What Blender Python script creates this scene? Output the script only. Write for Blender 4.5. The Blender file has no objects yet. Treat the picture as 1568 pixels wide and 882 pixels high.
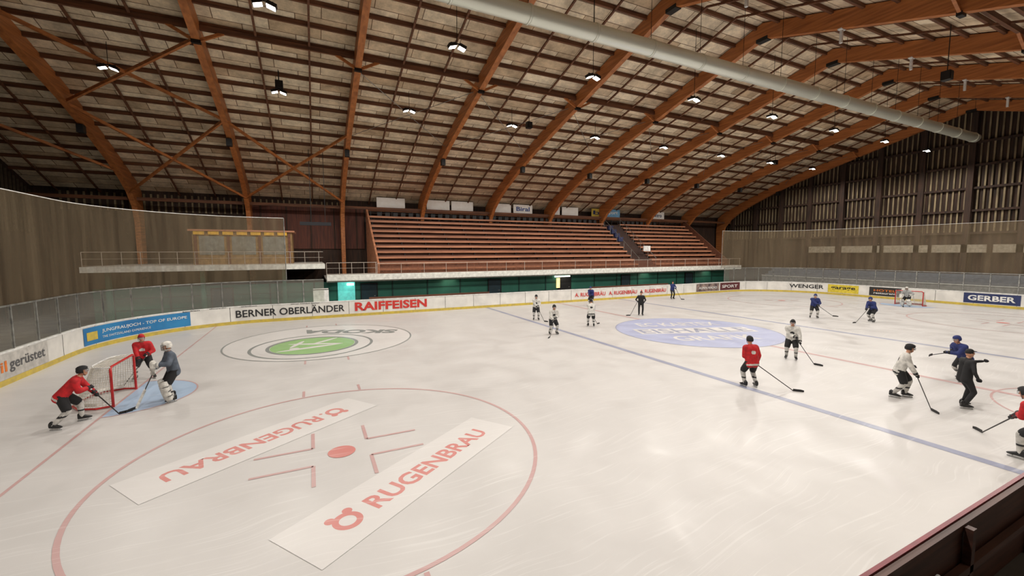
import bpy, math, random
import numpy as np
from mathutils import Vector, Matrix
random.seed(4); np.random.seed(4)
scene=bpy.context.scene
ZOOM=None
try:
    scene.view_settings.view_transform='Standard'
    scene.view_settings.look='None'
except Exception as e: print(e)

# ---------------------------------------------------------------- materials
def lin(c): 
    return tuple((v/255/12.92 if v/255<=.04045 else ((v/255+.055)/1.055)**2.4) for v in c)
MATS={}
def mat(name,c,rough=.6,metal=0,c2=None,scale=4,stretch=(1,1,1),bump=0,emit=0,spec=.5,alpha=1,fac=(.35,.65)):
    if name in MATS: return MATS[name]
    m=bpy.data.materials.new(name);m.use_nodes=True;nt=m.node_tree;N=nt.nodes;L=nt.links
    b=N['Principled BSDF'];b.inputs['Base Color'].default_value=(*lin(c),1)
    b.inputs['Roughness'].default_value=rough;b.inputs['Metallic'].default_value=metal
    b.inputs['Specular IOR Level'].default_value=spec
    if c2 is None: c2=tuple(v*.86 for v in c)
    tc=N.new('ShaderNodeTexCoord');mp=N.new('ShaderNodeMapping');mp.inputs['Scale'].default_value=stretch
    nz=N.new('ShaderNodeTexNoise');nz.inputs['Scale'].default_value=scale;nz.inputs['Detail'].default_value=4
    mr=N.new('ShaderNodeMapRange');mr.inputs[1].default_value=fac[0];mr.inputs[2].default_value=fac[1]
    mx=N.new('ShaderNodeMix');mx.data_type='RGBA'
    mx.inputs[6].default_value=(*lin(c),1);mx.inputs[7].default_value=(*lin(c2),1)
    L.new(tc.outputs['Object'],mp.inputs[0]);L.new(mp.outputs[0],nz.inputs['Vector']);L.new(nz.outputs[0],mr.inputs[0])
    L.new(mr.outputs[0],mx.inputs[0]);L.new(mx.outputs[2],b.inputs['Base Color'])
    if bump:
        bp=N.new('ShaderNodeBump');bp.inputs['Strength'].default_value=bump;L.new(nz.outputs[0],bp.inputs['Height']);L.new(bp.outputs[0],b.inputs['Normal'])
    if emit:
        b.inputs['Emission Color'].default_value=(*lin(c),1);b.inputs['Emission Strength'].default_value=emit
        try: m.cycles.emission_sampling='NONE'
        except: pass
    if alpha<1: b.inputs['Alpha'].default_value=alpha
    MATS[name]=m;return m

def netmat(name,c,cover,fold=0):
    m=bpy.data.materials.new(name);m.use_nodes=True;nt=m.node_tree;N=nt.nodes;L=nt.links;N.clear()
    o=N.new('ShaderNodeOutputMaterial');mx=N.new('ShaderNodeMixShader');t=N.new('ShaderNodeBsdfTransparent')
    d=N.new('ShaderNodeBsdfDiffuse');d.inputs[0].default_value=(*lin(c),1)
    tr=N.new('ShaderNodeBsdfTranslucent');tr.inputs[0].default_value=(*lin(c),1);m2=N.new('ShaderNodeMixShader');m2.inputs[0].default_value=.4
    tc=N.new('ShaderNodeTexCoord');mp=N.new('ShaderNodeMapping');mp.inputs['Scale'].default_value=(1.6,1.6,.1)
    nz=N.new('ShaderNodeTexNoise');nz.inputs['Scale'].default_value=1.5;nz.inputs['Detail'].default_value=6;nz.inputs['Roughness'].default_value=.65
    mr=N.new('ShaderNodeMapRange');mr.inputs[1].default_value=.3;mr.inputs[2].default_value=.7;mr.inputs[3].default_value=cover*.6;mr.inputs[4].default_value=min(1,cover*1.4)
    L.new(tc.outputs['Object'],mp.inputs[0]);L.new(mp.outputs[0],nz.inputs['Vector']);L.new(nz.outputs[0],mr.inputs[0])
    L.new(mr.outputs[0],mx.inputs[0]);L.new(d.outputs[0],m2.inputs[1]);L.new(tr.outputs[0],m2.inputs[2])
    L.new(t.outputs[0],mx.inputs[1]);L.new(m2.outputs[0],mx.inputs[2]);L.new(mx.outputs[0],o.inputs[0]);return m

# ---------------------------------------------------------------- mesh builder
class MB:
    def __init__(s): s.v=[];s.f=[];s.m=[];s.mats=[];s.n=0
    def mi(s,m):
        if m not in s.mats: s.mats.append(m)
        return s.mats.index(m)
    def add(s,V,F,m):
        V=np.asarray(V,float).reshape(-1,3);i=s.mi(m)
        s.v.append(V);s.f+= [tuple(a+s.n for a in f) for f in F];s.m+=[i]*len(F);s.n+=len(V)
    def box(s,x0,x1,y0,y1,z0,z1,m):
        V=[(x,y,z) for x in(x0,x1) for y in(y0,y1) for z in(z0,z1)]
        s.add(V,[(0,1,3,2),(4,6,7,5),(0,4,5,1),(2,3,7,6),(0,2,6,4),(1,5,7,3)],m)
    def beam(s,a,b,w,h,m,up=(0,0,1)):
        a=np.array(a,float);b=np.array(b,float);d=b-a;d/=np.linalg.norm(d);u=np.array(up,float)
        if abs(d@u)>.98:u=np.array([1.,0,0])
        r=np.cross(d,u);r/=np.linalg.norm(r);u=np.cross(r,d)
        V=[p+r*i*w/2+u*j*h/2 for p in(a,b) for i in(-1,1) for j in(-1,1)]
        s.add(V,[(0,1,3,2),(4,6,7,5),(0,4,5,1),(2,3,7,6),(0,2,6,4),(1,5,7,3)],m)
    def tube(s,P,R,m,seg=8,cap=True,sx=1,up=None):
        P=[np.array(p,float) for p in P]
        if not hasattr(R,'__len__'): R=[R]*len(P)
        V=[];F=[];pr=None
        for i,p in enumerate(P):
            d=P[min(i+1,len(P)-1)]-P[max(i-1,0)];d/=np.linalg.norm(d)+1e-9
            if pr is None:
                u=np.array(up,float) if up is not None else np.array([0,0,1.])
                if abs(d@u)>.95:u=np.array([1.,0,0])
                r=np.cross(d,u)
            else: r=pr-d*(pr@d)
            r/=np.linalg.norm(r)+1e-9;pr=r;w=np.cross(r,d)
            for k in range(seg):
                t=2*math.pi*k/seg;V.append(p+R[i]*(r*math.cos(t)*sx+w*math.sin(t)))
        for i in range(len(P)-1):
            for k in range(seg):
                k2=(k+1)%seg;F.append((i*seg+k,i*seg+k2,(i+1)*seg+k2,(i+1)*seg+k))
        if cap: F.append(tuple(range(seg))[::-1]);F.append(tuple((len(P)-1)*seg+k for k in range(seg)))
        s.add(V,F,m)
    def ell(s,c,rad,m,M=None,seg=14,rings=9,keep=None):
        V=[];F=[];c=np.array(c,float)
        for i in range(rings+1):
            ph=math.pi*i/rings
            for k in range(seg):
                t=2*math.pi*k/seg;V.append((math.sin(ph)*math.cos(t),math.sin(ph)*math.sin(t),math.cos(ph)))
        V=np.array(V)
        for i in range(rings):
            for k in range(seg):
                f=(i*seg+k,(i+1)*seg+k,(i+1)*seg+(k+1)%seg,i*seg+(k+1)%seg)
                if keep is None or keep(V[list(f)].mean(0)): F.append(f)
        W=V*np.array(rad)
        if M is not None: W=W@np.array(M).T
        s.add(W+c,F,m)
    def obj(s,name,parent=None,smooth=False,loc=None):
        me=bpy.data.meshes.new(name)
        V=np.vstack(s.v);me.from_pydata(V.tolist(),[],s.f)
        for m in s.mats: me.materials.append(m)
        me.polygons.foreach_set('material_index',s.m)
        if smooth: me.polygons.foreach_set('use_smooth',[True]*len(s.f))
        me.update();o=bpy.data.objects.new(name,me);bpy.context.collection.objects.link(o)
        if parent: o.parent=parent
        return o
def empty(name,loc=(0,0,0),rz=0,sc=1):
    e=bpy.data.objects.new(name,None);e.location=loc;e.rotation_euler=(0,0,rz);e.scale=(sc,)*3
    bpy.context.collection.objects.link(e);return e

TC={}
def textgeo(body,bold=.012,shear=0):
    k=(body,bold,shear)
    if k in TC:return TC[k]
    cu=bpy.data.curves.new('t','FONT');cu.body=body;cu.size=1;cu.offset=bold;cu.shear=shear;cu.resolution_u=3
    ob=bpy.data.objects.new('t',cu);bpy.context.collection.objects.link(ob);bpy.context.view_layer.update()
    me=ob.to_mesh();V=np.array([v.co[:] for v in me.vertices]);F=[tuple(p.vertices) for p in me.polygons];ob.to_mesh_clear()
    bpy.data.objects.remove(ob);bpy.data.curves.remove(cu)
    lo=V.min(0);hi=V.max(0);U=(V[:,:2]-lo[:2])/(hi[:2]-lo[:2]);TC[k]=(U,F);return U,F

# ---------------------------------------------------------------- constants
BX,GX,RC,RH=7.0,25.7,7.0,1.15
ARC=RC*math.pi/2
def bp(s):
    g=1 if s>=0 else -1;d=abs(s)-23
    if d<=0: return np.array([s,15.]),np.array([0,-1.])
    if d<ARC: a=d/RC;return np.array([g*(23+RC*math.sin(a)),8+RC*math.cos(a)]),np.array([-g*math.sin(a),-math.cos(a)])
    d-=ARC
    if d<16: return np.array([g*30.,8-d]),np.array([-g*1.,0])
    d-=16
    if d<ARC: a=d/RC;return np.array([g*(23+RC*math.cos(a)),-8-RC*math.sin(a)]),np.array([-g*math.cos(a),math.sin(a)])
    d-=ARC
    return np.array([g*(23-d),-15.]),np.array([0,1.])
SMAX=23+2*ARC+16+23
def srange(a,b,st=.5):
    n=max(1,int(math.ceil((b-a)/st)));return np.linspace(a,b,n+1)
def sweep(mb,ss,sec,m,closed=False):
    V=[];F=[];k=len(sec)
    for s in ss:
        p,n=bp(s)
        for o,z in sec: V.append((p[0]-n[0]*o,p[1]-n[1]*o,z))
    for i in range(len(ss)-1):
        for j in range(k-(0 if closed else 1)):
            j2=(j+1)%k;F.append((i*k+j,(i+1)*k+j,(i+1)*k+j2,i*k+j2))
    mb.add(V,F,m)

# base materials
white=mat('board_white',(226,224,218),.4,c2=(205,203,198),scale=1.2)
yellow=mat('kick_yellow',(205,180,70),.45,c2=(180,160,80))
brown=mat('dark_plywood',(92,58,46),.55,c2=(66,42,34),scale=3,stretch=(.3,1,4))
maroon=mat('maroon_cap',(130,24,42),.4)
steel=mat('galvanised_steel',(165,165,160),.4,.6,c2=(120,120,118))
dsteel=mat('dark_steel',(35,33,32),.5,.4)
black=mat('black_plastic',(16,16,18),.5)
ink=mat('print_black',(25,25,28),.5)
red=mat('print_red',(205,50,40),.5,c2=(185,45,40))
navy=mat('print_navy',(30,45,95),.5)
blue=mat('print_blue',(30,105,160),.45,c2=(40,130,185),scale=.7)
white2=mat('print_white',(235,235,232),.5)
glulam=mat('glulam_timber',(192,120,64),.5,c2=(146,86,44),scale=1.5,stretch=(3,.4,6),bump=.1,fac=(.3,.7))
purl=mat('purlin_timber',(114,70,42),.7,c2=(80,48,28),scale=3,stretch=(.2,2,2))
wood_seat=mat('bench_timber',(196,136,102),.55,c2=(156,104,76),scale=2,stretch=(.2,2,2))
wood_riser=mat('stand_timber',(116,73,54),.65,c2=(90,56,40),scale=2,stretch=(.3,2,2))
darkwood=mat('wall_dark_boards',(66,44,31),.8,c2=(38,27,20),scale=2,stretch=(4,4,.3))

# ---------------------------------------------------------------- ice + markings
def icemat(name,c,c2,rough=.42):
    m=bpy.data.materials.new(name);m.use_nodes=True;nt=m.node_tree;N=nt.nodes;L=nt.links;b=N['Principled BSDF'];b.inputs['Specular IOR Level'].default_value=.4
    tc=N.new('ShaderNodeTexCoord');n1=N.new('ShaderNodeTexNoise');n1.inputs['Scale'].default_value=.3;n1.inputs['Detail'].default_value=6;n1.inputs['Roughness'].default_value=.6
    mr=N.new('ShaderNodeMapRange');mr.inputs[1].default_value=.25;mr.inputs[2].default_value=.75
    mx=N.new('ShaderNodeMix');mx.data_type='RGBA';mx.inputs[6].default_value=(*lin(c),1);mx.inputs[7].default_value=(*lin(c2),1)
    n2=N.new('ShaderNodeTexNoise');n2.inputs['Scale'].default_value=.8;n2.inputs['Detail'].default_value=6;n2.inputs['Distortion'].default_value=.5
    r2=N.new('ShaderNodeMapRange');r2.inputs[1].default_value=.3;r2.inputs[2].default_value=.7;r2.inputs[3].default_value=rough-.14;r2.inputs[4].default_value=rough+.12
    L.new(tc.outputs['Object'],n1.inputs['Vector']);L.new(tc.outputs['Object'],n2.inputs['Vector']);L.new(n1.outputs[0],mr.inputs[0]);L.new(mr.outputs[0],mx.inputs[0])
    L.new(n2.outputs[0],r2.inputs[0]);L.new(r2.outputs[0],b.inputs['Roughness'])
    # skate scratches: strongly stretched noise, thresholded to thin gently bent streaks
    prev=mx.outputs[2]
    nw=N.new('ShaderNodeTexNoise');nw.inputs['Scale'].default_value=.18;nw.inputs['Detail'].default_value=2
    sc_=N.new('ShaderNodeVectorMath');sc_.operation='SCALE';sc_.inputs['Scale'].default_value=3.0
    L.new(tc.outputs['Object'],nw.inputs['Vector']);L.new(nw.outputs[1],sc_.inputs[0])
    vm=N.new('ShaderNodeVectorMath');vm.operation='ADD';L.new(tc.outputs['Object'],vm.inputs[0]);L.new(sc_.outputs[0],vm.inputs[1])
    for ang,st,fx in((.45,14,.16),(-.75,18,.14),(1.5,16,.14),(2.3,20,.12)):
        mp=N.new('ShaderNodeMapping');mp.inputs['Scale'].default_value=(.5,st,1);mp.inputs['Rotation'].default_value=(0,0,ang)
        w=N.new('ShaderNodeTexNoise');w.inputs['Scale'].default_value=1;w.inputs['Detail'].default_value=1.5
        L.new(vm.outputs[0],mp.inputs[0]);L.new(mp.outputs[0],w.inputs['Vector'])
        r3=N.new('ShaderNodeMapRange');r3.inputs[1].default_value=.65;r3.inputs[2].default_value=.72;r3.inputs[3].default_value=0;r3.inputs[4].default_value=fx
        m3=N.new('ShaderNodeMix');m3.data_type='RGBA';m3.inputs[7].default_value=(.86,.86,.85,1);L.new(w.outputs[0],r3.inputs[0]);L.new(r3.outputs[0],m3.inputs[0]);L.new(prev,m3.inputs[6]);prev=m3.outputs[2]
    L.new(prev,b.inputs['Base Color'])
    return m
ice=icemat('ice_surface',(205,203,201),(192,190,188))
iwhite=icemat('ice_paint_white',(216,214,212),(206,204,202))
ired=icemat('ice_paint_red',(202,122,116),(202,140,134))
ipink=icemat('ice_line_red',(188,148,146),(192,163,161))
iblue=icemat('ice_line_blue',(138,143,166),(153,157,177))
icyan=icemat('ice_crease_blue',(160,184,212),(170,192,216))
icen=icemat('ice_centre_blue',(164,171,203),(174,180,207))
igrn=icemat('ice_paint_green',(138,178,114),(150,188,130))
igrey=icemat('ice_paint_grey',(122,127,125),(140,144,142))
mb=MB();ss=srange(-SMAX,SMAX,.6)[:-1];V=[(*bp(s)[0],0) for s in ss];mb.add(V,[tuple(range(len(V)))[::-1]],ice)
iceo=mb.obj('floor_ice')
def ring(mb,cx,cy,r,w,z,m,a0=0,a1=2*math.pi,n=96):
    V=[];F=[]
    for i in range(n+1):
        a=a0+(a1-a0)*i/n
        for q in(r-w/2,r+w/2):V.append((cx+q*math.cos(a),cy+q*math.sin(a),z))
    for i in range(n):F.append((2*i,2*i+1,2*i+3,2*i+2))
    mb.add(V,F,m)
def disk(mb,cx,cy,r,z,m,a0=0,a1=2*math.pi,n=64,ry=None,rot=0):
    ry=ry or r;V=[]
    for i in range(n):
        a=a0+(a1-a0)*i/(n-1 if a1-a0<6 else n);x=r*math.cos(a);y=ry*math.sin(a)
        V.append((cx+x*math.cos(rot)-y*math.sin(rot),cy+x*math.sin(rot)+y*math.cos(rot),z))
    mb.add(V,[tuple(range(n))],m)
def quad(mb,x0,x1,y0,y1,z,m): mb.add([(x0,y0,z),(x1,y0,z),(x1,y1,z),(x0,y1,z)],[(0,1,2,3)],m)
def itext(mb,body,o,a,b,z,m,bold=.015):
    U,F=textgeo(body,bold);o=np.array(o,float);a=np.array(a,float);b=np.array(b,float)
    P=o+U[:,:1]*a+U[:,1:]*b;mb.add(np.hstack([P,np.full((len(P),1),z)]),F,m)
mk=MB()
for g in(-1,1):
    quad(mk,g*BX-.14,g*BX+.14,-15,15,.004,iblue)
    xe=g*GX;ye=8+math.sqrt(RC**2-(GX-23)**2)
    quad(mk,xe-.035,xe+.035,-ye,ye,.004,ipink)
    disk(mk,xe,0,1.85,.003,icyan,math.pi/2 if g>0 else -math.pi/2,3*math.pi/2 if g>0 else math.pi/2,40)
    ring(mk,xe,0,1.85,.05,.005,ipink,math.pi/2 if g>0 else -math.pi/2,3*math.pi/2 if g>0 else math.pi/2,40)
    for h in(-1,1):
        cx,cy=g*(GX-6),h*7
        if not(g<0 and h>0): ring(mk,cx,cy,4.5,.085,.005,ipink)
        else: ring(mk,cx,cy,4.5,.07,.005,igrey)
        for i in(-1,1):
            for j in(-1,1):
                if not(g<0 and h>0):
                    x,y=cx+i*.6,cy+j*.45
                    quad(mk,min(x,x+i*1.2),max(x,x+i*1.2),y-.04,y+.04,.006,ipink);quad(mk,x-.04,x+.04,min(y,y+j*.9),max(y,y+j*.9),.006,ipink)
            for j in(-1,1):
                y=cy+j*4.8;quad(mk,cx+i*.85-.04,cx+i*.85+.04,y-.3,y+.3,.006,ipink)
        if not(g<0 and h>0): disk(mk,cx,cy,.3,.007,ired)
quad(mk,-.12,.12,-15,15,.0045,ipink)
ring(mk,0,-15,3,.06,.005,ipink,0,math.pi)
# centre logo
disk(mk,0,0,4.5,.005,icen);ring(mk,0,0,4.5,.06,.006,iblue)
for i,(t,w) in enumerate([('EC KARTEX',5.2),('EISHALLE',6.6),('GRAFIK',4.6)]):
    a=math.radians(-20);ux=np.array([math.cos(a),math.sin(a)]);uy=np.array([-ux[1],ux[0]]);c=uy*(2.1-2.1*i)
    o=c-ux*w/2-uy*.6;P=[o-ux*.2-uy*.15,o+ux*(w+.2)-uy*.15,o+ux*(w+.2)+uy*1.35,o-ux*.2+uy*1.35]
    mk.add([(*p,.006) for p in P],[(0,1,2,3)],iwhite if i==1 else icen);itext(mk,t,o,ux*w,uy*1.2,.007,iblue if i==1 else iwhite)
# near circle brewery banners
a=math.radians(35);ux=np.array([math.cos(a),math.sin(a)]);uy=np.array([-ux[1],ux[0]])
for sg in(1,-1):
    U,Vv=ux*sg,uy*sg;c=np.array([-18.25,-8.62]) if sg>0 else np.array([-21.25,-5.4]);w=5.7
    P=[c-U*w/2-Vv*.66,c+U*w/2-Vv*.66,c+U*w/2+Vv*.66,c-U*w/2+Vv*.66];mk.add([(*p,.0065) for p in P],[(0,1,2,3)],iwhite)
    o=c-U*1.4-Vv*.27;itext(mk,'RUGENBRAU',o,U*3.65,Vv*.47,.0075,ired,.025)
    e=c-U*1.9-Vv*.05;ring(mk,e[0],e[1],.2,.11,.0075,ired,n=30)
    for q in(-1,1):
        ee=e+U*.18*q+Vv*.24;disk(mk,ee[0],ee[1],.09,.0077,ired,n=16)
    if sg<0: disk(mk,*(c-U*1.57-Vv*.22),.05,.0077,ired,n=12)
# car-maker style logo circle (far)
disk(mk,-19.7,7,4.45,.003,iwhite)
lc=(-20.2,5.75);ring(mk,*lc,2.75,.14,.006,igrey);ring(mk,*lc,2.3,.3,.0062,iwhite);ring(mk,*lc,2.02,.16,.0064,igrey)
disk(mk,*lc,1.92,.0066,igrn)
for k_,(dx,dy,l,wd,rt) in enumerate([(-.15,-.55,1.5,.16,.25),(.1,.25,1.35,.14,-.35),(.55,.85,.9,.12,.8),(-.75,.5,.8,.12,1.2)]): disk(mk,lc[0]+dx,lc[1]+dy,l,.0070+.0003*k_,iwhite,ry=wd,rot=rt,n=24)
disk(mk,lc[0]-.85,lc[1]-.5,.22,.0084,iwhite,n=20)
d=np.array([-5.0,2.3]);dn=d/np.linalg.norm(d);up=np.array([-dn[1],dn[0]]);itext(mk,'SKODA',np.array([-15.6,8.1])-up*.1,d,up*1.15,.007,igrey,.05)
mk.obj('rink_markings',iceo)

# ---------------------------------------------------------------- boards
boards=empty('rink_boards')
mb=MB()
sweep(mb,srange(-SMAX,SMAX,.5),[(0,0),(0,RH)],white)
sweep(mb,srange(-SMAX,SMAX,.5),[(-.012,0),(-.012,.2),(0,.2)],yellow)
sweep(mb,srange(-62,62,.5),[(.1,0),(.1,RH)],brown)
sweep(mb,srange(-62,62,.5),[(-.02,RH-.03),(-.02,RH+.03),(.12,RH+.03),(.12,RH-.03)],white2)
for a,b in((-SMAX,-62),(62,SMAX)):
    sweep(mb,srange(a,b,.5),[(.1,0),(.1,RH)],brown)
    sweep(mb,srange(a,b,.5),[(-.005,RH-.02),(-.005,RH+.025),(.04,RH+.025),(.04,RH-.02)],maroon)
    sweep(mb,srange(a,b,.5),[(.04,RH+.0),(.11,RH-.0),(.11,RH-.1)],brown)
for s in np.arange(-61,61,2.4):
    p,n=bp(s);t=np.array([-n[1],n[0]])
    q=p+n*.006;mb.add([(*(q-t*.012),.2),(*(q+t*.012),.2),(*(q+t*.012),RH-.03),(*(q-t*.012),RH-.03)],[(0,1,2,3)],dsteel)
for x in np.arange(-20,24,2.4): mb.box(x-.05,x+.05,-15.2,-15.12,0,RH-.03,brown)
mb.box(-20,24,-15.2,-15.12,.55,.65,brown)
mb.tube([(-14.4,-15.2,.95),(-14.1,-15.26,.95),(-13.9,-15.24,.93)],.02,steel);mb.box(-14.45,-14.35,-15.22,-15.12,.88,1.0,steel)
mb.obj('board_shell',boards)
mb=MB()
glass=bpy.data.materials.new('plexiglass');glass.use_nodes=True;N=glass.node_tree.nodes;L=glass.node_tree.links;N.clear()
o=N.new('ShaderNodeOutputMaterial');mx=N.new('ShaderNodeMixShader');t=N.new('ShaderNodeBsdfTransparent');t.inputs[0].default_value=(.9,.93,.9,1);g=N.new('ShaderNodeBsdfPrincipled')
g.inputs['Base Color'].default_value=(.55,.52,.45,1);g.inputs['Roughness'].default_value=.15  # pale base colour paints light reflections into the glass
nz=N.new('ShaderNodeTexNoise');nz.inputs['Scale'].default_value=1.3;mr=N.new('ShaderNodeMapRange');mr.inputs[3].default_value=.06;mr.inputs[4].default_value=.32;L.new(nz.outputs[0],mr.inputs[0]);L.new(mr.outputs[0],mx.inputs[0])
L.new(t.outputs[0],mx.inputs[1]);L.new(g.outputs[0],mx.inputs[2]);L.new(mx.outputs[0],o.inputs[0])
for sg in(-1,1):
    a,b=(-61,-19.4) if sg<0 else (22.2,61)
    sweep(mb,srange(a,b,.5),[(.05,RH+.03),(.05,2.75)],glass)
    sweep(mb,srange(a,b,.5),[(.03,2.72),(.03,2.78),(.08,2.78),(.08,2.72)],steel,True)
    for s in np.arange(a,b+.1,1.55):
        p,n=bp(s);q=p-n*.05;mb.box(q[0]-.035,q[0]+.035,q[1]-.035,q[1]+.035,RH+.02,2.78,steel)
mb.obj('plexiglass_panels',boards)
mb=MB();mb.box(-20.1,-19.1,15.1,15.25,RH,2.05,white2);mb.box(-20.1,-19.1,15.1,15.9,2.0,2.06,white2);mb.obj('end_cabinet',boards)
def ad(name,s0,s1,z0,z1,bg,items):
    mb=MB()
    if bg: sweep(mb,srange(s0,s1,.3),[(-.02,z0),(-.02,z1)],bg)
    for body,u0,u1,v0,v1,m,bold in items:
        U,F=textgeo(body,bold);V=[]
        for u,v in U:
            s=s0+(s1-s0)*(u0+(u1-u0)*u);p,n=bp(s);q=p+n*.03;V.append((q[0],q[1],z0+(z1-z0)*(v0+(v1-v0)*v)))
        mb.add(V,F,m)
    mb.obj(name,boards)
ad('banner_newspaper',-24.7,-18.1,.3,1.08,None,[('BERNER OBERLÄNDER',0,1,.15,.9,ink,.015)])
ad('banner_bank',-17.4,-12.1,.3,1.08,None,[('RAIFFEISEN',0,1,.1,.92,red,.035)])
ad('banner_mountain_railway',-33.0,-27.1,.25,1.08,blue,[('JUNGFRAUJOCH - TOP OF EUROPE',.2,.97,.5,.75,white2,.01),('THE SWITZERLAND EXPERIENCE',.2,.65,.22,.36,white2,.0)])
mb=MB();sweep(mb,srange(-32.8,-32.1,.2),[(-.03,.45),(-.03,.85)],yellow);mb.obj('banner_mountain_railway_mark',boards)
grey=mat('banner_grey',(195,192,186),.5);oran=mat('print_orange',(225,120,40),.5)
ad('banner_scaffolding',-40.5,-35.8,.22,1.08,grey,[('wil',.22,.45,.3,.75,oran,.02),('gerüstet',.48,.95,.2,.75,mat('print_grey',(90,90,92)),.015)])
ad('banner_brewery',1.8,13.2,.3,1.05,None,[('A. RUGENBRÄU   A. RUGENBRÄU   A. RUGENBRÄU',0,1,.2,.8,red,.02)])
ad('banner_dark_pictures',17.7,21.3,.25,1.08,mat('banner_dark_mix',(70,55,60),c2=(150,130,120),scale=2),[('ALPEN RADIO',.1,.9,.3,.6,white2,.01)])
ad('banner_dark_red',21.5,24.6,.25,1.08,mat('banner_redd',(90,35,40)),[('SPORT',.1,.9,.3,.7,white2,.01)])
ad('banner_builder',30.0,33.2,.4,1.05,None,[('WENGER',0,1,.2,.85,ink,.02)])
ad('banner_yellow',33.6,36.4,.25,1.08,mat('banner_yellow_bg',(222,200,60)),[('garage',.1,.9,.3,.75,ink,.02)])
ad('banner_black',37.3,39.8,.25,1.08,mat('banner_black_bg',(40,38,36)),[('HOTEL',.15,.85,.5,.75,oran,.01),('restaurant',.15,.85,.2,.4,white2,.01)])
ad('banner_navy',44.0,47.2,.25,1.08,navy,[('GERBER',.08,.92,.25,.8,white2,.03)])
for s,t in((-27,'tanken'),(-25.6,'shoppen'),(-23.9,'wachen'),(-21,'sömer Cordon Center')): ad('small_lettering',s-.5,s+(.4 if len(t)<9 else 1.3),1.09,1.17,None,[(t,0,1,0,1,ink,.01)])

# ---------------------------------------------------------------- protective netting
nm=netmat('safety_net_beige',(148,132,108),.42)
for sg in(-1,1):
    mb=MB();a,b=(-61,-21.7) if sg<0 else (21.7,61)
    sweep(mb,srange(a,b,.5),[(.1,2.75),(.1,6.95)],nm)
    mb.tube([(*(bp(s)[0]-bp(s)[1]*.1),6.95) for s in srange(a,b,.5)],.02 if sg<0 else .012,white2,seg=6)
    for s in (a,b) : 
        p,n=bp(s);q=p-n*.1;mb.tube([(*q,2.7),(*q,6.95)],.03,steel,seg=6)
    mb.obj('safety_netting',boards)

# ---------------------------------------------------------------- goals
netw=mat('goal_net_cord',(220,215,205),.8);gred=mat('goal_post_red',(190,35,35),.35)
def goal(sg):
    mb=MB();h=1.22;w=.915;r=.035
    mb.tube([(0,-w,0),(0,-w,h-.08),(0,-w+.05,h-.02),(0,-w+.1,h),(0,w-.1,h),(0,w-.05,h-.02),(0,w,h-.08),(0,w,0)],r,gred,seg=10)
    base=[(0,-w,.04),(-.35,-w-.12,.04),(-.8,-w+.05,.04),(-1.08,-w+.45,.04),(-1.12,0,.04),(-1.08,w-.45,.04),(-.8,w-.05,.04),(-.35,w+.12,.04),(0,w,.04)]
    top=[(0,-w,h),(-.2,-w,h),(-.42,-w+.12,h),(-.55,-w+.4,h),(-.56,0,h),(-.55,w-.4,h),(-.42,w-.12,h),(-.2,w,h),(0,w,h)]
    mb.tube(base,.03,gred,seg=8);mb.tube(top,.018,white2,seg=8)
    mb.tube([(-1.1,0,.05),(-.56,0,h)],.018,white2)
    B=np.array(base);T=np.array(top)
    def samp(P,n):
        L=np.r_[0,np.cumsum(np.linalg.norm(np.diff(P,axis=0),axis=1))];t=np.linspace(0,L[-1],n);return np.stack([np.interp(t,L,P[:,k]) for k in range(3)],1)
    n=48;b=samp(B,n);t=samp(T,n)
    for i in range(n): mb.tube([b[i],t[i]],.008,netw,seg=3,cap=False)
    for k in np.linspace(0,1,17): mb.tube(list(b*(1-k)+t*k),.008,netw,seg=3,cap=False)
    for y in np.linspace(-w+.08,w-.08,22): mb.tube([(0,y,h),(-.5,y,h)],.008,netw,seg=3,cap=False)
    for x in np.linspace(-.08,-.48,6): mb.tube([(x,-w+.05,h),(x,w-.05,h)],.008,netw,seg=3,cap=False)
    pad=mat('goal_pad_white',(225,222,215),.6);mb.tube([p*np.array([.93,.93,1])+np.array([0,0,.1]) for p in B[1:-1]],.05,pad,seg=8)
    o=mb.obj('hockey_goal',smooth=False);o.location=(sg*GX,0,0);o.rotation_euler=(0,0,0 if sg<0 else math.pi);return o
goal(-1);goal(1)

# ---------------------------------------------------------------- hall shell
floorm=mat('concrete_floor',(95,90,84),.8,c2=(70,66,62),scale=.8)
mb=MB();quad(mb,-40,40,-27,27,-.02,floorm);mb.obj('floor')
OY=[0,15,21,24.5,26.6];OZ=[18.35,14.15,12.0,10.5,9.6];OZN=[18.35,13.65,11.5,10.2,9.4]
def zr(y): return float(np.interp(abs(y),OY,OZ if y>=0 else OZN))
# roof deck (wood-wool panels)
deck=bpy.data.materials.new('roof_deck_panels');deck.use_nodes=True;nt=deck.node_tree;N=nt.nodes;L=nt.links;b=N['Principled BSDF'];b.inputs['Roughness'].default_value=.9
tc=N.new('ShaderNodeTexCoord');bk=N.new('ShaderNodeTexBrick');bk.inputs['Scale'].default_value=1;bk.inputs['Brick Width'].default_value=2.4;bk.inputs['Row Height'].default_value=.7;bk.inputs['Mortar Size'].default_value=.02
bk.inputs['Color1'].default_value=(*lin((246,228,198)),1);bk.inputs['Color2'].default_value=(*lin((196,168,134)),1);bk.inputs['Mortar'].default_value=(*lin((112,86,62)),1);bk.inputs['Bias'].default_value=-.1
nz=N.new('ShaderNodeTexNoise');nz.inputs['Scale'].default_value=1.1;nz.inputs['Detail'].default_value=8;nz.inputs['Roughness'].default_value=.75;mr=N.new('ShaderNodeMapRange');mr.inputs[1].default_value=.35;mr.inputs[2].default_value=.65;mr.inputs[3].default_value=.58;mr.inputs[4].default_value=1.12
mx=N.new('ShaderNodeMix');mx.data_type='RGBA';mx.blend_type='MULTIPLY';mx.inputs[0].default_value=1
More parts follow.
